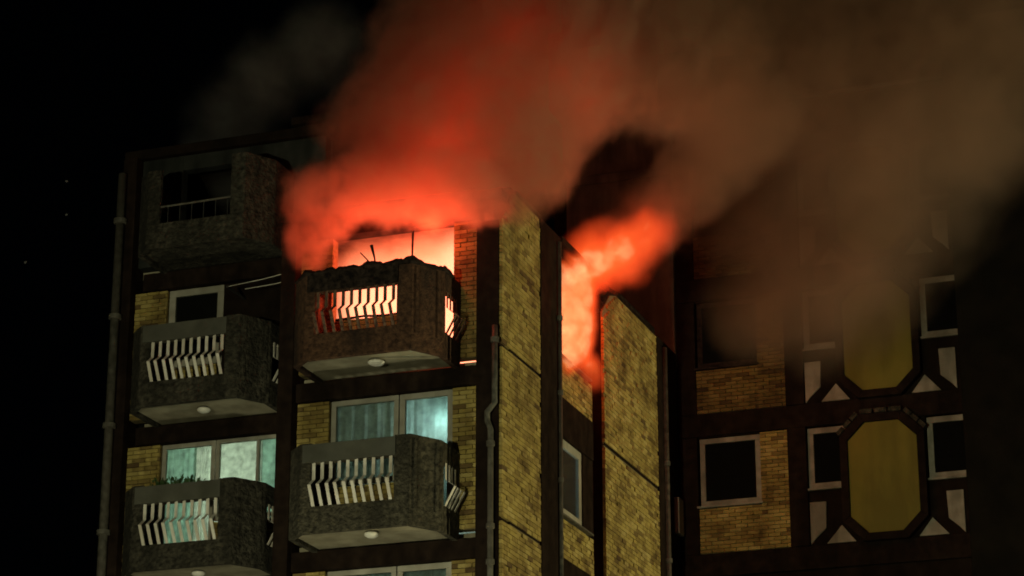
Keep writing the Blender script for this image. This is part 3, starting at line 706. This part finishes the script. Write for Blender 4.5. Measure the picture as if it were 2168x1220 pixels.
# ------------------------------------------------------------------ smoke and flames (voxel volumes)
def volume(name, blobs, mat, lo, hi, res, warp=0.5, wscale=0.5, fscale=1.7, famp=0.85, gain=2.2, kk=0.35, bias=0.0, seed=0.0, label=None, cat=None, kind='stuff', along=(0.5, 0.15, 0.85), stretch=0.5, rough=0.66, fold=0.75):
    vol = bpy.data.volumes.new(name); o = bpy.data.objects.new(name, vol); COL.objects.link(o); vol.materials.append(mat)
    ng = bpy.data.node_groups.new(name + '_field', 'GeometryNodeTree')
    ng.interface.new_socket('Geometry', in_out='INPUT', socket_type='NodeSocketGeometry')
    ng.interface.new_socket('Geometry', in_out='OUTPUT', socket_type='NodeSocketGeometry')
    nn, ln = ng.nodes.new, ng.links.new
    def mth(op, a, b_=None, c=None):
        n = nn('ShaderNodeMath'); n.operation = op
        for i, v in enumerate((a, b_, c)):
            if v is None: continue
            if isinstance(v, (int, float)): n.inputs[i].default_value = v
            else: ln(v, n.inputs[i])
        return n.outputs[0]
    def vm(op, a, b_=None):
        n = nn('ShaderNodeVectorMath'); n.operation = op
        for i, v in enumerate((a, b_)):
            if v is None: continue
            if isinstance(v, tuple): n.inputs[i].default_value = v
            else: ln(v, n.inputs[i])
        return n
    pos = nn('GeometryNodeInputPosition').outputs[0]
    sp = vm('ADD', pos, (seed, seed * 1.7, -seed)).outputs[0]
    nz = nn('ShaderNodeTexNoise'); nz.inputs['Scale'].default_value = wscale; nz.inputs['Detail'].default_value = 3; ln(sp, nz.inputs['Vector'])
    dv = vm('SUBTRACT', nz.outputs['Color'], (0.5, 0.5, 0.5)).outputs[0]
    sc_ = vm('SCALE', dv); sc_.inputs['Scale'].default_value = warp * 2
    q = vm('ADD', pos, sc_.outputs[0]).outputs[0]
    acc = None
    for (x, y, z, rx, ry, rz, *dn) in blobs:
        d = vm('SUBTRACT', q, (x, y, z)).outputs[0]; d = vm('DIVIDE', d, (rx, ry, rz)).outputs[0]
        l = vm('LENGTH', d).outputs['Value']
        v = mth('SUBTRACT', 1.0, l)
        if dn: v = mth('MULTIPLY', v, dn[0])
        acc = v if acc is None else mth('SMOOTH_MAX', acc, v, kk)
    nf = nn('ShaderNodeTexNoise'); nf.inputs['Scale'].default_value = fscale; nf.inputs['Detail'].default_value = 7; nf.inputs['Roughness'].default_value = rough
    av = Vector(along).normalized(); dt = vm('DOT_PRODUCT', sp, tuple(av)).outputs['Value']
    bk = nn('ShaderNodeVectorMath'); bk.operation = 'SCALE'; bk.inputs[0].default_value = tuple(av); ln(mth('MULTIPLY', dt, 1 - stretch), bk.inputs['Scale'])
    wv = vm('SCALE', dv); wv.inputs['Scale'].default_value = 0.7
    ln(vm('ADD', vm('SUBTRACT', sp, bk.outputs[0]).outputs[0], wv.outputs[0]).outputs[0], nf.inputs['Vector'])
    acc = mth('ADD', acc, mth('MULTIPLY', mth('SUBTRACT', nf.outputs['Fac'], 0.5 - bias), famp))
    den = mth('MINIMUM', mth('MAXIMUM', mth('MULTIPLY', acc, gain), 0.0), 1.0)
    n2 = nn('ShaderNodeTexNoise'); n2.inputs['Scale'].default_value = fscale * 1.5; n2.inputs['Detail'].default_value = 7; n2.inputs['Roughness'].default_value = 0.65; n2.inputs['Distortion'].default_value = 0.6
    ln(vm('ADD', sp, (3.1, 7.7, 1.3)).outputs[0], n2.inputs['Vector'])
    mr = nn('ShaderNodeMapRange'); mr.inputs[1].default_value = 0.36; mr.inputs[2].default_value = 0.62; mr.inputs[3].default_value = 1 - fold; mr.inputs[4].default_value = 1.0
    ln(n2.outputs['Fac'], mr.inputs[0]); den = mth('MULTIPLY', den, mr.outputs[0])
    vc = nn('GeometryNodeVolumeCube'); ln(den, vc.inputs['Density'])
    vc.inputs['Min'].default_value = lo; vc.inputs['Max'].default_value = hi
    for i, k in enumerate(('Resolution X', 'Resolution Y', 'Resolution Z')): vc.inputs[k].default_value = max(2, int((hi[i] - lo[i]) / res))
    sm = nn('GeometryNodeSetMaterial'); sm.inputs['Material'].default_value = mat; ln(vc.outputs[0], sm.inputs['Geometry'])
    go = nn('NodeGroupOutput'); ln(sm.outputs[0], go.inputs[0])
    md = o.modifiers.new('field', 'NODES'); md.node_group = ng
    tag(o, label, cat, None, kind)
    return o
def smokemat(name, color, density, aniso=0.55, emission=None):
    m = bpy.data.materials.new(name); m.use_nodes = True; nt = m.node_tree
    nt.nodes.remove(nt.nodes['Principled BSDF']); L = nt.links.new
    v = N(nt, 'ShaderNodeVolumePrincipled'); at = N(nt, 'ShaderNodeAttribute', attribute_name='density')
    v.inputs['Density Attribute'].default_value = ''
    mu = N(nt, 'ShaderNodeMath', operation='MULTIPLY'); mu.inputs[1].default_value = density
    L(at.outputs['Fac'], mu.inputs[0]); L(mu.outputs[0], v.inputs['Density'])
    v.inputs['Color'].default_value = (*color, 1); v.inputs['Anisotropy'].default_value = aniso
    if emission:
        strength, stops, pw = emission
        rp = N(nt, 'ShaderNodeValToRGB')
        while len(rp.color_ramp.elements) < len(stops): rp.color_ramp.elements.new(0.5)
        for e_, (p_, c_) in zip(rp.color_ramp.elements, stops): e_.position = p_; e_.color = (*c_, 1)
        L(at.outputs['Fac'], rp.inputs[0]); L(rp.outputs[0], v.inputs['Emission Color'])
        pwn = N(nt, 'ShaderNodeMath', operation='POWER'); pwn.inputs[1].default_value = pw; L(at.outputs['Fac'], pwn.inputs[0])
        ms = N(nt, 'ShaderNodeMath', operation='MULTIPLY'); ms.inputs[1].default_value = strength
        L(pwn.outputs[0], ms.inputs[0]); L(ms.outputs[0], v.inputs['Emission Strength'])
    L(v.outputs[0], nt.nodes['Material Output'].inputs['Volume'])
    return m
S1 = [(-17.35,37.40,16.86,0.41,0.60,0.62),(-17.01,37.30,17.47,0.70,0.80,0.70),(-16.13,37.10,17.50,0.89,0.70,0.67),(-15.17,37.10,17.46,0.97,0.70,0.68),(-14.23,37.10,17.25,0.88,0.70,0.66),(-13.90,37.60,17.26,0.48,0.60,0.48),(-15.64,38.00,18.70,1.54,1.30,1.54),(-14.97,39.00,20.10,1.83,1.50,1.83),(-14.51,39.60,21.51,2.13,1.70,2.13),(-14.33,40.00,22.91,2.31,1.80,2.31),(-14.20,38.40,18.30,1.24,1.20,1.24),(-13.80,39.00,18.56,0.92,1.30,0.92),(-13.85,39.40,19.82,1.53,1.50,1.53),(-13.14,40.00,20.90,1.73,1.70,1.73),(-12.29,40.50,21.93,2.01,1.80,2.01),(-11.56,41.00,21.08,1.57,1.70,1.57)]
S1B = [(-11.45,40.30,20.39,1.54,1.70,1.54),(-10.70,41.00,19.73,1.38,1.60,1.38),(-10.34,40.50,21.24,1.90,1.90,1.90),(-9.11,41.00,20.14,1.80,1.90,1.80),(-8.70,41.00,21.57,1.91,1.90,1.91),(-7.88,41.50,19.43,1.71,1.80,1.71),(-7.12,41.50,20.79,1.99,1.90,1.99),(-6.29,42.00,19.22,1.46,1.80,1.46),(-5.60,42.00,20.77,2.08,1.90,2.08)]
S2 = [(-13.26,42.80,18.08,0.76,0.80,0.76),(-12.66,43.00,18.55,0.80,0.90,0.80),(-12.06,43.20,19.21,0.85,1.00,0.85),(-11.42,43.30,19.84,0.95,1.10,0.95),(-10.75,43.30,20.47,1.08,1.20,1.08),(-11.30,42.60,20.23,0.89,1.20,0.89)]
S3 = [(-10.44,45.50,18.52,1.76,1.60,1.76),(-10.02,45.50,19.64,2.14,1.80,2.14),(-9.35,45.50,17.90,1.74,1.60,1.74),(-8.54,45.50,19.35,2.04,1.80,2.04),(-11.44,46.30,17.62,1.22,1.30,1.22),(-10.50,46.00,17.61,1.49,1.40,1.49),(-7.56,45.50,20.40,1.86,1.70,1.86),(-11.56,46.30,19.74,1.43,1.40,1.43),(-12.03,46.00,20.91,1.44,1.40,1.44)]
S4 = [(-20.87,41.20,21.10,1.03,1.00,1.03),(-20.02,41.20,20.18,0.83,0.90,0.83),(-21.35,41.20,20.37,0.65,0.80,0.65),(-20.27,41.60,21.88,1.04,1.10,1.04),(-19.15,41.80,22.51,1.13,1.10,1.13),(-20.51,40.60,19.34,0.55,0.60,0.55)]
volume('smoke_plume', S1, smokemat('smoke_dense', (0.86, 0.64, 0.50), 2.7), (-18.5, 35.5, 15.6), (-9.5, 42.5, 23.5), 0.055, gain=3.8, famp=1.25, fscale=1.7, warp=0.4, bias=0.05, fold=0.88)
volume('smoke_drift', S1B, smokemat('smoke_thin', (0.74, 0.54, 0.40), 0.65), (-14, 38.0, 17.0), (-3.0, 44.2, 23.5), 0.09, seed=9, famp=1.0, fscale=1.2, gain=1.8)
volume('smoke_jet', S2, smokemat('smoke_jet', (0.82, 0.58, 0.44), 2.0), (-14.9, 41.0, 16.6), (-8.8, 45.2, 22.0), 0.06, seed=17, warp=0.35, wscale=0.9, fscale=2.0, famp=1.1, along=(0.75, 0.1, 0.6), stretch=0.35)
volume('smoke_haze', S3, smokemat('smoke_haze', (0.76, 0.59, 0.47), 1.6), (-13.9, 43.2, 15.2), (-5.0, 48.4, 23.4), 0.1, seed=23, gain=0.9, famp=0.8, fscale=1.0, fold=0.5)
volume('smoke_wisp', S4, smokemat('smoke_wisp', (0.8, 0.8, 0.78), 0.26, 0.0), (-22.6, 39.8, 18.4), (-17.5, 43.2, 24.0), 0.09, seed=31, gain=1.2)

# flames
F1 = [(-16.0, 39.6, 15.6, 2.6, 1.3, 1.9), (-15.2, 39.5, 16.4, 1.6, 1.1, 1.3), (-16.8, 39.6, 16.2, 1.4, 1.1, 1.3)]
volume('fire', F1, smokemat('flame_room', (0.4, 0.2, 0.1), 1.0, 0, (2.4, [(0.0, (1, 0.14, 0.04)), (0.5, (1, 0.30, 0.14)), (1.0, (1, 0.46, 0.27))], 1.0)), (-17.5, 38.3, 14.6), (-14.3, 41.2, 17.3), 0.06, seed=3, warp=0.2, wscale=1.2, fscale=2.5, gain=2.0, famp=0.5, fold=0.25, label='white-hot fire filling the room behind the burning balcony', cat='fire', kind='thing')
F2 = [(-14.08,42.00,16.19,0.60,0.75,0.95,3.2),(-14.08,42.05,17.00,0.60,0.75,0.75,2.6),(-13.79,42.40,17.63,0.75,0.70,0.75,1.10),(-13.29,42.60,17.78,0.75,0.70,0.68,0.95),(-12.80,42.80,18.12,0.67,0.65,0.60,0.70),(-13.90,42.90,15.71,0.23,0.40,0.46,0.80)]
volume('fire', F2, smokemat('flame_jet', (0.4, 0.2, 0.1), 2.0, 0, (2.8, [(0.0, (0.6, 0.03, 0.008)), (0.45, (1, 0.075, 0.012)), (0.78, (1, 0.13, 0.022)), (0.95, (1, 0.56, 0.24))], 1.3)), (-14.95, 41.0, 14.9), (-11.8, 44.2, 19.2), 0.05, seed=5, warp=0.3, wscale=1.0, fscale=2.0, gain=1.5, famp=0.9, along=(0.6, 0.1, 0.75), stretch=0.35, rough=0.55, fold=0.3, label='orange flames bursting from the recessed side window', cat='fire', kind='thing')
FIRE = (1.0, 0.072, 0.025)
light('fire_and_fill_light', (-16.0, 39.6, 16.2), 900, FIRE, 0.6, None)
light('fire_and_fill_light', (-16.5, 37.82, 16.75), 38, FIRE, 0.25, None)
light('fire_and_fill_light', (-15.2, 37.82, 16.8), 60, FIRE, 0.25, None)
light('fire_and_fill_light', (-15.3, 38.9, 18.6), 100, FIRE, 0.9, None)  # added over the roof to light the smoke from inside, no flame here
light('fire_and_fill_light', (-15.0, 39.2, 19.7), 50, FIRE, 1.2, None)  # added within the plume to brighten it, no flame of its own
light('fire_and_fill_light', (-14.4, 39.9, 21.2), 55, FIRE, 1.3, None)  # added fill glow for the upper plume, no flame here
light('fire_and_fill_light', (-13.3, 40.2, 20.2), 60, FIRE, 1.2, None)  # added fill glow on the plume's right side, no flame here
light('fire_and_fill_light', (-13.75, 42.6, 16.9), 90, FIRE, 0.4, None)
light('fire_and_fill_light', (-12.7, 43.0, 18.3), 30, FIRE, 0.8, None)

# drifting ash
for (x, y, z, lb) in ((-22.48, 38, 18.79, 'pale ash flake drifting in the dark sky, topmost of three'), (-22.44, 38, 18.13, 'pale ash flake drifting in the dark sky just below the topmost one'), (-23.24, 38, 17.3, 'pale ash flake drifting low in the dark sky, lowest of three')):
    a_ = lump('ash_flake', 'ash', (x, y, z), (0.035, 0.012, 0.03), int(z * 10), None, 1); tag(a_, lb, 'ash flake', 'drifting ash flakes')
